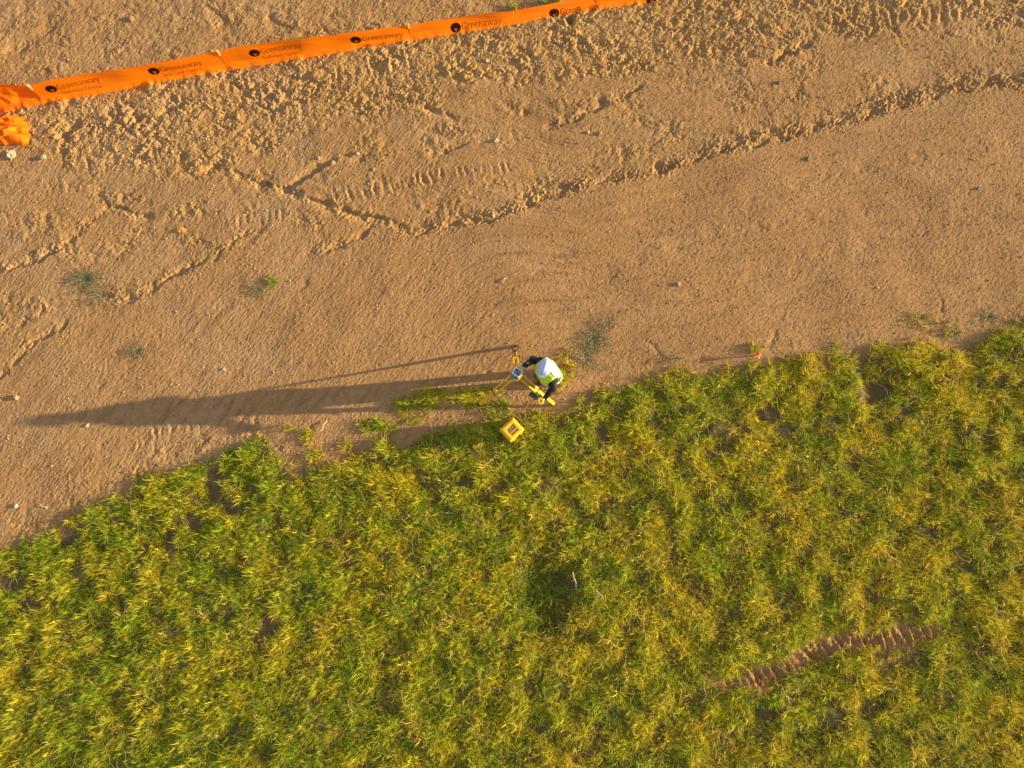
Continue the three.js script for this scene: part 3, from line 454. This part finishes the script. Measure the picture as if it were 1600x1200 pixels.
// ------------------------------------------------------------------ person
const cap = (p, a, b, ra, rb) => { const bx = b.x - a.x, by = b.y - a.y, bz = b.z - a.z, t = clamp(((p.x - a.x) * bx + (p.y - a.y) * by + (p.z - a.z) * bz) / (bx * bx + by * by + bz * bz + 1e-9)); return Math.hypot(p.x - a.x - bx * t, p.y - a.y - by * t, p.z - a.z - bz * t) - lerp(ra, rb, t); };
const smin = (a, b, k) => { const h = Math.max(k - Math.abs(a - b), 0) / k; return Math.min(a, b) - h * h * k * 0.25; };
function meshSDF(f, c, half, N) {
  const mc = new MarchingCubes(N, new THREE.MeshStandardMaterial(), false, false, 120000); mc.isolation = 0; const p = V();
  for (let z = 0; z < N; z++) for (let y = 0; y < N; y++) for (let x = 0; x < N; x++) { p.set(c.x + (x - N / 2) / (N / 2) * half, c.y + (y - N / 2) / (N / 2) * half, c.z + (z - N / 2) / (N / 2) * half); mc.field[z * N * N + y * N + x] = -f(p); }
  mc.update(); const n = mc.count, P = mc.positionArray.slice(0, n * 3), Nn = mc.normalArray.slice(0, n * 3);
  for (let i = 0; i < n; i++) { P[i * 3] = c.x + P[i * 3] * half; P[i * 3 + 1] = c.y + P[i * 3 + 1] * half; P[i * 3 + 2] = c.z + P[i * 3 + 2] * half; const l = Math.hypot(Nn[i * 3], Nn[i * 3 + 1], Nn[i * 3 + 2]) || 1; for (let q = 0; q < 3; q++) Nn[i * 3 + q] /= l; }
  const g = new THREE.BufferGeometry(); g.setAttribute('position', new THREE.BufferAttribute(P, 3)); g.setAttribute('normal', new THREE.BufferAttribute(Nn, 3)); g.computeVertexNormals(); const m = mergeVertices(g.deleteAttribute('normal'), 1e-4); m.computeVertexNormals(); return m;
}
{
  const base = G(851, 590), gy = hAt(base.x, base.z), P = thing('person', 'person in white hard hat and yellow-green vest reaching over the tripod', 'person', V(base.x, gy, base.z));
  const at = (u, v, h) => { const q = G(u, v, h); return V(q.x - base.x, h - gy, q.z - base.z); };
  // joints, local to the feet
  const J = { rSh: at(847, 567, 1.40), lSh: at(863, 591, 1.38), rEl: at(833, 562, 1.24), lEl: at(864, 606, 1.12), rWr: at(821, 570, 1.50), lWr: at(852.5, 621, 1.0), head: at(851.5, 573.5, 1.585) };
  J.neck = J.rSh.clone().add(J.lSh).multiplyScalar(0.5).add(V(0, 0.05, 0));
  const across = J.lSh.clone().sub(J.rSh).setY(0).normalize(), fwd = V(-across.z, 0, across.x).multiplyScalar(across.x * 0 + 1); if (fwd.x > 0) fwd.multiplyScalar(-1);
  const hip = V(0.06, 0.93, 0.02), lHip = hip.clone().addScaledVector(across, 0.095), rHip = hip.clone().addScaledVector(across, -0.095);
  const rFt = at(853, 581, 0).setY(0.08), lFt = at(849, 597, 0).setY(0.08); rFt.x -= 0.05;
  const rKn = rHip.clone().lerp(rFt, 0.5).addScaledVector(fwd, 0.04), lKn = lHip.clone().lerp(lFt, 0.5).addScaledVector(fwd, 0.04);
  const chest = J.neck.clone().lerp(hip, 0.36).addScaledVector(fwd, 0.05), belly = J.neck.clone().lerp(hip, 0.7).addScaledVector(fwd, 0.045), toe = fwd.clone().multiplyScalar(0.15);
  const look = V(-0.33, -0.34, 0.85).normalize();                                   // face turned down towards the lower hand
  const torso = (p, k) => { let d = cap(p, J.rSh, J.lSh, 0.075 + k, 0.075 + k); d = smin(d, cap(p, chest.clone().addScaledVector(across, -0.06), chest.clone().addScaledVector(across, 0.06), 0.125 + k, 0.125 + k), 0.12); d = smin(d, cap(p, belly.clone().addScaledVector(across, -0.045), belly.clone().addScaledVector(across, 0.045), 0.12 + k, 0.12 + k), 0.12); d = smin(d, cap(p, rHip, lHip, 0.105 + k, 0.105 + k), 0.1); return d; };
  const arm = (p, a, b, c, k) => smin(cap(p, a, b, 0.055 + k, 0.045 + k), cap(p, b, c, 0.044 + k, 0.031 + k), 0.03);
  const legs = (p, k) => Math.min(smin(cap(p, rHip, rKn, 0.085 + k, 0.058 + k), cap(p, rKn, rFt, 0.058 + k, 0.042 + k), 0.05), smin(cap(p, lHip, lKn, 0.085 + k, 0.058 + k), cap(p, lKn, lFt, 0.058 + k, 0.042 + k), 0.05));
  const C0 = V(0, 0.86, 0.1), pre = [J, 0];
  const bodyF = (p) => { let d = torso(p, 0); d = smin(d, arm(p, J.rSh, J.rEl, J.rWr, 0), 0.05); d = smin(d, arm(p, J.lSh, J.lEl, J.lWr, 0), 0.05); d = smin(d, legs(p, 0), 0.06); d = smin(d, cap(p, J.neck, J.head, 0.058, 0.055), 0.04); d = smin(d, cap(p, rFt.clone().setY(0.06), rFt.clone().setY(0.05).add(toe), 0.045, 0.036), 0.03); d = smin(d, cap(p, lFt.clone().setY(0.06), lFt.clone().setY(0.05).add(toe), 0.045, 0.036), 0.03); return d; };
  // head on its own fine grid
  const side = look.clone().cross(V(0, 1, 0)).normalize(), crown = side.clone().cross(look).normalize();
  const hp = (x, y, z) => J.head.clone().addScaledVector(side, x).addScaledVector(crown, y).addScaledVector(look, z);
  const headF = (p) => {
    const q = p.clone().sub(J.head), x = q.dot(side), y = q.dot(crown), z = q.dot(look);
    let d = (Math.hypot(x / 0.074, (y - 0.035) / 0.10, (z + 0.005) / 0.096) - 1) * 0.08;
    d = smin(d, (Math.hypot(x / 0.056, (y + 0.055) / 0.062, (z - 0.02) / 0.066) - 1) * 0.055, 0.03);
    d = smin(d, cap(p, hp(0, 0.025, 0.088), hp(0, -0.012, 0.106), 0.008, 0.014), 0.014);
    for (const s of [-1, 1]) { d = smin(d, cap(p, hp(s * 0.077, 0.02, -0.005), hp(s * 0.075, -0.018, 0.0), 0.013, 0.009), 0.006); d = -smin(-d, Math.hypot(x - s * 0.031, y - 0.018, z - 0.100) - 0.014, 0.008); }
    d = smin(d, cap(p, hp(-0.02, -0.047, 0.083), hp(0.02, -0.047, 0.083), 0.007, 0.007), 0.006);
    return smin(d, cap(p, J.neck, hp(0, -0.04, -0.02), 0.056, 0.053), 0.02);
  };
  // hands: palm and five fingers, curled over what they hold
  const handF = (w, dir, palmN, thumbSide, curl) => {
    const d = dir.clone().normalize(), s = palmN.clone().cross(d).normalize().multiplyScalar(thumbSide), n = palmN.clone().normalize(), pt = (a, b, c) => w.clone().addScaledVector(d, a).addScaledVector(s, b).addScaledVector(n, c), L = [];
    L.push([pt(-0.02, 0, 0), pt(0.02, 0, 0), 0.022, 0.027]);
    for (let i = 0; i < 4; i++) { const b = 0.03 - i * 0.02, len = [0.072, 0.08, 0.074, 0.058][i]; L.push([pt(0.015, b * 0.7, 0), pt(0.085, b, 0), 0.015, 0.0115]); let a = pt(0.085, b, 0), ang = curl * 0.6, x = 0.085, c = 0; for (let k = 0; k < 3; k++) { const l = len * [0.45, 0.3, 0.25][k]; x += Math.cos(ang) * l; c += Math.sin(ang) * l; const e = pt(x, b * 1.03, c); L.push([a, e, 0.0095 - k * 0.0008, 0.009 - k * 0.0008]); a = e; ang += curl * 0.6; } }
    L.push([pt(0.02, 0.026, 0.005), pt(0.05, 0.05, 0.018), 0.014, 0.0115], [pt(0.05, 0.05, 0.018), pt(0.078, 0.052, 0.035), 0.0105, 0.0095]);
    return (p) => { let m = 1; L.forEach(([a, b, ra, rb], i) => { m = smin(m, cap(p, a, b, ra, rb), i < 1 ? 0.01 : 0.005); }); return m; };
  };
  const rDir = at(812, 576, 1.495).sub(J.rWr), lDir = at(845, 632, 0.97).sub(J.lWr);
  const rH = handF(J.rWr, rDir, V(0, -1, 0), -1, 0.3), lH = handF(J.lWr, lDir, V(-0.9, -0.2, 0.2), 1, 1.0);
  const skin = std(rgb(0.56, 0.33, 0.24), 0.6);
  const bodyGeo = merge([meshSDF(bodyF, C0, 1.0, 120), meshSDF(headF, J.head, 0.17, 84), meshSDF(rH, J.rWr.clone().addScaledVector(rDir.clone().normalize(), 0.07), 0.16, 84), meshSDF(lH, J.lWr.clone().addScaledVector(lDir.clone().normalize(), 0.07), 0.16, 84)]);
  part('body', bodyGeo, skin, P);
  const cutT = 1.04;
  const jacketF = (p) => { const wr = 0.015 * n3(p.x * 9, p.y * 14, p.z * 9); let d = torso(p, 0.014); d = Math.max(d, 0.80 - p.y); d = smin(d, arm(p, J.rSh, J.rEl, J.rEl.clone().lerp(J.rWr, cutT), 0.014), 0.04); d = smin(d, arm(p, J.lSh, J.lEl, J.lEl.clone().lerp(J.lWr, cutT), 0.014), 0.04); return d + wr * 0.5; };
  part('jacket', meshSDF(jacketF, V(-0.05, 1.15, 0.15), 0.6, 100), std(rgb(0.012, 0.011, 0.014), 0.9), P);
  const vestF = (p) => { let d = torso(p, 0.033 + 0.006 * n3(p.x * 8, p.y * 8, p.z * 8)); d = Math.max(d, 0.84 - p.y); const a = p.clone().sub(J.neck), s = Math.abs(a.dot(across)); d = Math.max(d, s - 0.185); d = Math.max(d, 0.075 - Math.hypot(a.x, a.z)); return d; };
  const vest = part('safety_vest', meshSDF(vestF, V(0, 1.15, 0.03), 0.42, 84), std(rgb(0.50, 0.78, 0.03), 0.75), P);
  const bandF = (h) => (p) => Math.max(torso(p, 0.038), Math.abs(p.y - h) - 0.024, 0.02 - torso(p, 0));
  part('reflective_band', merge([meshSDF(bandF(1.13), V(0, 1.13, 0.03), 0.4, 84), meshSDF(bandF(0.97), V(0.02, 0.97, 0.03), 0.4, 84)]), std(rgb(0.62, 0.62, 0.60), 0.4), vest);
  const backF = (p) => { const a = p.clone().sub(J.neck), b = a.dot(fwd); const t = torso(p, 0.037); return Math.max(t, 0.03 - torso(p, 0), Math.abs(Math.abs(a.dot(across)) - 0.10) - 0.026, b + 0.01, 1.0 - p.y, 0.095 - Math.hypot(a.x, a.z)); };
  part('shoulder_band', meshSDF(backF, V(0, 1.2, 0.03), 0.4, 84), std(rgb(0.62, 0.62, 0.60), 0.4), vest);
  part('painted_sunlit_back', meshSDF((p) => { const a = p.clone().sub(J.neck); return Math.max(torso(p, 0.041), 0.03 - torso(p, 0), a.dot(fwd) + 0.02, 1.06 - p.y, Math.abs(a.dot(across)) - 0.18); }, V(0, 1.2, 0.03), 0.4, 84), std(rgb(0.70, 0.70, 0.60), 0.6), vest);  // near-white colour paints in the blown-out sunlight on the back of the vest
  part('trousers', meshSDF((p) => Math.max(smin(legs(p, 0.022 + 0.006 * n3(p.x * 10, p.y * 10, p.z * 10)), cap(p, rHip, lHip, 0.124, 0.124), 0.05), p.y - 0.98, 0.10 - p.y), V(0.03, 0.55, 0.03), 0.55, 92), std(rgb(0.42, 0.32, 0.25), 0.9), P);
  part('boots', meshSDF((p) => { let m = 1; for (const f of [rFt, lFt]) { m = Math.min(m, smin(cap(p, f.clone().setY(0.05), f.clone().setY(0.045).add(toe), 0.056, 0.05), cap(p, f.clone().setY(0.05), f.clone().setY(0.15), 0.056, 0.06), 0.03)); } return Math.max(m, -p.y + 0.0); }, V(0, 0.09, 0.0), 0.36, 80), std(rgb(0.06, 0.04, 0.025), 0.8), P);
  for (const e of [-1, 1]) part('eye', new THREE.SphereGeometry(0.0105, 12, 8).translate(...hp(e * 0.031, 0.018, 0.080).toArray()), std(rgb(0.12, 0.09, 0.07), 0.3), P);
  part('hair', meshSDF((p) => { const q = p.clone().sub(J.head), y = q.dot(crown), z = q.dot(look); return Math.max(headF(p) - 0.006, -(y - 0.02 + z * 0.5 + 0.03) * 0.8, z - 0.03); }, J.head, 0.17, 60), std(rgb(0.03, 0.02, 0.012), 0.8), P);
  // hard hat: shell with a central ridge, short peak over the face
  const hatPts = []; for (let i = 0; i <= 14; i++) { const t = i / 14 * Math.PI / 2; hatPts.push(new THREE.Vector2(Math.max(0.0005, Math.sin(t)), Math.cos(t))); }
  const shell = new THREE.LatheGeometry(hatPts, 40), sp = shell.attributes.position;
  for (let i = 0; i < sp.count; i++) { const x = sp.getX(i), y = sp.getY(i), z = sp.getZ(i), ridge = 0.008 * Math.exp(-((x / 0.16) ** 2)) * (y > 0.2 ? 1 : y / 0.2) + 0.004 * Math.exp(-(((Math.abs(x) - 0.45) / 0.1) ** 2)) * y; sp.setXYZ(i, x * (0.116 + ridge * 0.3), y * (0.128) + ridge, z * (0.14 + ridge * 0.3)); }
  shell.computeVertexNormals();
  const brimS = new THREE.Shape(); for (let i = 0; i <= 48; i++) { const a = i / 48 * Math.PI * 2, f = Math.max(0, Math.sin(a)), rx = 0.128, rz = 0.152 + 0.036 * f * f; brimS[i ? 'lineTo' : 'moveTo'](Math.cos(a) * rx, Math.sin(a) * rz); }
  const hole = new THREE.Path(); for (let i = 0; i <= 40; i++) { const a = -i / 40 * Math.PI * 2; hole[i ? 'lineTo' : 'moveTo'](Math.cos(a) * 0.110, Math.sin(a) * 0.134); } brimS.holes.push(hole);
  const brim = new THREE.ExtrudeGeometry(brimS, { depth: 0.004, bevelEnabled: true, bevelSize: 0.003, bevelThickness: 0.003, bevelSegments: 2 }).rotateX(Math.PI / 2);
  const hat = part('hard_hat', merge([shell, brim]), std(rgb(0.47, 0.55, 0.76), 0.32), P);
  const hl = V(-0.33, -0.22, 0.90).normalize(), hs = V(0, 1, 0).cross(hl).normalize(), hu = hl.clone().cross(hs).normalize();
  hat.matrixAutoUpdate = true; hat.quaternion.setFromRotationMatrix(new THREE.Matrix4().makeBasis(hs, hu, hl)); hat.position.copy(J.head).addScaledVector(hu, 0.055); hat.scale.setScalar(0.92);
  part('sweat_band', new THREE.TorusGeometry(0.108, 0.008, 8, 32).scale(1, 1.2, 1).rotateX(Math.PI / 2).translate(0, -0.012, 0), blackPl, hat);
  // device in the lower hand
  const dv = at(843, 625.5, 1.02), D = thing('handheld_device', 'dark green boxed device with round yellow cap in the lower hand', 'device', V(base.x + dv.x, 1.0 + gy, base.z + dv.z));
  const gr = at(833, 618, 1.0).sub(dv).setY(0), gdir = gr.clone().normalize();
  part('green_box', bar(gr.clone().addScaledVector(gdir, 0.07).add(V(0, 0, -0.0)), gr.clone().addScaledVector(gdir, -0.085), 0.085, 0.05, V(-gdir.z, 0, gdir.x), 0.012), std(rgb(0.022, 0.075, 0.012), 0.55), D);
  part('grip', merge([rod(V(0.012, -0.11, 0.01), V(0.012, 0.0, 0.01), 0.02, 0.022, 14), bar(V(0.02, -0.01, -0.01), gr.clone().multiplyScalar(0.35), 0.05, 0.05, V(0, 1, 0), 0.01), rod(gr.clone().multiplyScalar(0.3).add(V(0.06, 0.0, -0.07)), gr.clone().multiplyScalar(0.3), 0.032, 0.032, 14)]), greyPl, D);
  const k = part('round_cap', merge([new THREE.CylinderGeometry(0.056, 0.06, 0.035, 28).translate(0.018, 0.02, 0.014), new THREE.TorusGeometry(0.034, 0.008, 8, 28).rotateX(Math.PI / 2).translate(0.018, 0.036, 0.014)]), yellow, D);
  part('cap_bolt', new THREE.CylinderGeometry(0.009, 0.009, 0.012, 12).translate(0.018, 0.040, 0.014), blackPl, k);
}
console.log('person');

// ------------------------------------------------------------------ small things
const stoneMat = [std(rgb(0.46, 0.34, 0.22), 0.95), std(rgb(0.42, 0.26, 0.13), 0.95), std(rgb(0.48, 0.42, 0.36), 0.9), std(rgb(0.16, 0.13, 0.12), 0.9)];
const stones = [
  [18, 243, 0.105, 0, 'large pale stone lying below the crumpled orange bundle'], [206, 30, 0.065, 1, 'lone tan clod north of the fence with long shadow'], [761, 95, 0.05, 2, 'bluish white stone in clods just below the fence'],
  [748, 85, 0.035, 2, 'small white stone just left of the bluish stone'], [1217, 130, 0.05, 3, 'dark stone with lit edge on the smooth upper right soil'], [1262, 248, 0.045, 3, 'dark pyramid stone below the long rut'],
  [1527, 295, 0.04, 3, 'dark slender stone standing near the right edge'], [919, 207, 0.045, 0, 'pale stone end of a short rut in upper middle'], [938, 209, 0.055, 1, 'tan clod beside the pale stone of upper middle'],
  [1060, 444, 0.055, 1, 'tan clod alone on the swept soil above the grass'], [498, 247, 0.045, 0, 'pale stone left of the forked rut tip'], [521, 255, 0.05, 0, 'pale stone sitting on the tip of the forked rut'],
  [559, 240, 0.045, 2, 'white stone above the short crosswise rut'], [584, 265, 0.04, 2, 'white stone between forked rut and cleat prints'], [137, 665, 0.04, 2, 'white stone just below the shadow of the head'],
  [26, 621, 0.07, 1, 'tan stone near the left edge above the long shadow'], [25, 790, 0.06, 2, 'white stone at the left edge beside the grass'], [350, 577, 0.035, 2, 'tiny white stone above the long shadow'],
  [775, 220, 0.05, 0, 'pale stone at the right end of the faint middle rut'], [69, 247, 0.08, 0, 'second pale stone right of the large pale stone'], [372, 183, 0.06, 1, 'tan clod on flat soil below the fence lettering'], [1545, 438, 0.02, 3, 'small dark pebble far right above the grass']];
stones.forEach(([u, v, r, k, label], i) => { const p = G(u, v); const m = meshThing('stone', label, 'stone', lump(2, i * 3.7 + 50, 0.45).scale(r * rr(.6, .9), r * 0.55, r * rr(.5, .8)), stoneMat[k], V(p.x, hAt(p.x, p.z) + r * 0.25, p.z), 'stones lying on bare earth'); m.rotation.y = rr(0, 6); });
// sticks
const stickMat = std(rgb(0.52, 0.40, 0.28), 0.9), greyStick = std(rgb(0.34, 0.28, 0.22), 0.9);
[[506, 666, 0.19, 1.05, 0.014, 'pale split stick among clods above the grass edge', stickMat, 0.03], [897, 904, 0.26, -1.35, 0.017, 'thick grey stick stub beside the dark hollow in the grass', greyStick, 0.12], [935, 925, 0.20, -0.9, 0.014, 'thin grey stick right of the dark hollow in grass', greyStick, 0.12], [787, 438, 0.10, 0.9, 0.012, 'short whitish twig on the swept soil above the tripod', stickMat, 0.008], [68, 791, 0.14, -0.5, 0.008, 'pale twig at the left grass edge near white stone', stickMat, 0.01], [760, 63, 0.14, -0.95, 0.009, 'pale twig just below the orange fence', stickMat, 0.02]].forEach(([u, v, L, a, r, label, m, up]) => {
  const p = G(u, v), c = new THREE.CatmullRomCurve3([V(-L / 2, 0, 0), V(-L / 6, 0.012, 0.008), V(L / 5, 0.01, -0.008), V(L / 2, 0.0, 0.006)]);
  const o = meshThing('stick', label, 'stick', merge([new THREE.TubeGeometry(c, 10, r * 0.8, 6), new THREE.ConeGeometry(r * 0.8, L * 0.3, 6).rotateZ(-Math.PI / 2).translate(L * 0.6, 0.001, 0.006), rod(V(-L * 0.05, 0.01, 0), V(L * 0.12, 0.03, 0.05), r * 0.4, r * 0.2, 5)]), m, V(p.x, hAt(p.x, p.z) + up, p.z)); o.rotation.y = a;
});
// low weeds on the bare soil
function weed(R, n, seed, flat = 1) {
  seedState = seed; const pos = [], idx = [];
  for (let s = 0; s < n; s++) {
    const a = rr(0, 6.283), L = R * Math.sqrt(rr(0.1, 1)), x0 = rr(-.1, .1) * R, z0 = rr(-.1, .1) * R, bend = rr(-.7, .7), steps = Math.max(3, Math.round(L / 0.022));
    let x = x0, z = z0, lx = 0, ly = 0.008, lz = 0;
    for (let k = 0; k < steps; k++) {
      const t = k / steps, yaw = a + bend * t; x += Math.cos(yaw) * L / steps; z += Math.sin(yaw) * L / steps; const y = (0.02 + 0.035 * Math.sin(t * 3.14) * rr(.5, 1.3)) * flat;
      const la = yaw + (k % 2 ? 1 : -1) * rr(.5, 1.2), l = rr(.018, .04), w = rr(.005, .009), up = rr(.1, .6), ex = x + Math.cos(la) * l, ez = z + Math.sin(la) * l, mx = (x + ex) / 2, mz = (z + ez) / 2, b = pos.length / 3;
      pos.push(x, y, z, mx - Math.sin(la) * w, y + l * up * .6, mz + Math.cos(la) * w, mx + Math.sin(la) * w, y + l * up * .6, mz - Math.cos(la) * w, ex, y + l * up * .8, ez); idx.push(b, b + 1, b + 2, b + 1, b + 3, b + 2);
      const nx = -Math.sin(yaw) * 0.0022, nz = Math.cos(yaw) * 0.0022, sb = pos.length / 3; pos.push(lx - nx, ly, lz - nz, lx + nx, ly, lz + nz, x - nx, y, z - nz, x + nx, y, z + nz); idx.push(sb, sb + 1, sb + 2, sb + 1, sb + 3, sb + 2); lx = x; ly = y; lz = z;
    }
  }
  const g = new THREE.BufferGeometry(); g.setAttribute('position', new THREE.Float32BufferAttribute(pos, 3)); g.setIndex(idx); g.computeVertexNormals(); return g;
}
const weedMat = [new THREE.MeshPhysicalMaterial({ color: rgb(0.17, 0.18, 0.085), roughness: 0.85, transmission: 0.2, thickness: 0, side: THREE.DoubleSide }), new THREE.MeshPhysicalMaterial({ color: rgb(0.26, 0.21, 0.10), roughness: 0.85, transmission: 0.2, thickness: 0, side: THREE.DoubleSide }), new THREE.MeshPhysicalMaterial({ color: rgb(0.20, 0.24, 0.03), roughness: 0.8, transmission: 0.3, thickness: 0, side: THREE.DoubleSide })];
[[134, 437, 0.42, 46, 0, 'grey-green sprawling weed beside the rut at far left'], [160, 462, 0.40, 30, 1, 'brown withered weed trailing below the far left weed'], [216, 547, 0.23, 26, 0, 'small grey-green weed above the long shadow'], [404, 452, 0.20, 26, 0, 'grey-green weed left of the lone green tuft'], [428, 441, 0.14, 30, 2, 'lone green tuft on bare soil in left middle'], [928, 530, 0.36, 52, 0, 'grey-green weed patch on soil right of the person'], [915, 560, 0.40, 40, 1, 'brownish weed patch just above the grass edge'], [950, 505, 0.30, 22, 1, 'sparse withered weed at top of the weed patch'], [1055, 560, 0.16, 14, 0, 'small grey weed where soil meets grass'], [1490, 520, 0.28, 26, 1, 'dry weed at the right end of the grass edge'], [1545, 495, 0.24, 26, 0, 'grey weed just above the grass at far right'], [1440, 498, 0.25, 18, 1, 'dry sprawling weed above grass in the right third'], [848, 12, 0.25, 26, 0, 'grey-green weed behind the fence at upper middle'], [805, 12, 0.16, 24, 2, 'green weed sprouting behind the orange fence']].forEach(([u, v, R, n, k, label], i) => { const p = G(u, v); const g = weed(R, n, 900 + i * 31), q = g.attributes.position; for (let j = 0; j < q.count; j++) q.setY(j, q.getY(j) + hAt(p.x + q.getX(j), p.z + q.getZ(j)) - hAt(p.x, p.z)); g.computeVertexNormals(); meshThing('weed', label, 'weed', g, weedMat[k], V(p.x, hAt(p.x, p.z) - 0.012, p.z)); });
// orange clay lump and orange marker
{
  const p = G(283, 360); meshThing('clay_lump', 'flat orange clay lump pressed into soil at left', 'clay lump', lump(2, 91, 0.35).scale(0.085, 0.03, 0.05), std(rgb(0.62, 0.26, 0.05), 0.95), V(p.x, hAt(p.x, p.z) + 0.008, p.z));
  const q = G(1179, 556), M = thing('marker_peg', 'small orange ribbon marker peg at the grass edge', 'marker', V(q.x, hAt(q.x, q.z), q.z));
  part('peg', rod(V(0, -0.05, 0), V(0, 0.16, 0), 0.012, 0.012, 8), stickMat, M);
  const pos = [], idx = []; for (let k = 0; k < 7; k++) { const a = k * 0.9 + 0.3, b = pos.length / 3, L = 0.07 + 0.02 * (k % 3), dx = Math.cos(a), dz = Math.sin(a); pos.push(0, 0.16, 0, dx * L * .5 - dz * .018, 0.185, dz * L * .5 + dx * .018, dx * L * .5 + dz * .018, 0.175, dz * L * .5 - dx * .018, dx * L, 0.12, dz * L); idx.push(b, b + 1, b + 2, b + 1, b + 3, b + 2); }
  const g = new THREE.BufferGeometry(); g.setAttribute('position', new THREE.Float32BufferAttribute(pos, 3)); g.setIndex(idx); g.computeVertexNormals(); part('ribbon', g, std(rgb(0.9, 0.20, 0.02), 0.6, { side: THREE.DoubleSide }), M);
}
renderer.render(scene, camera);
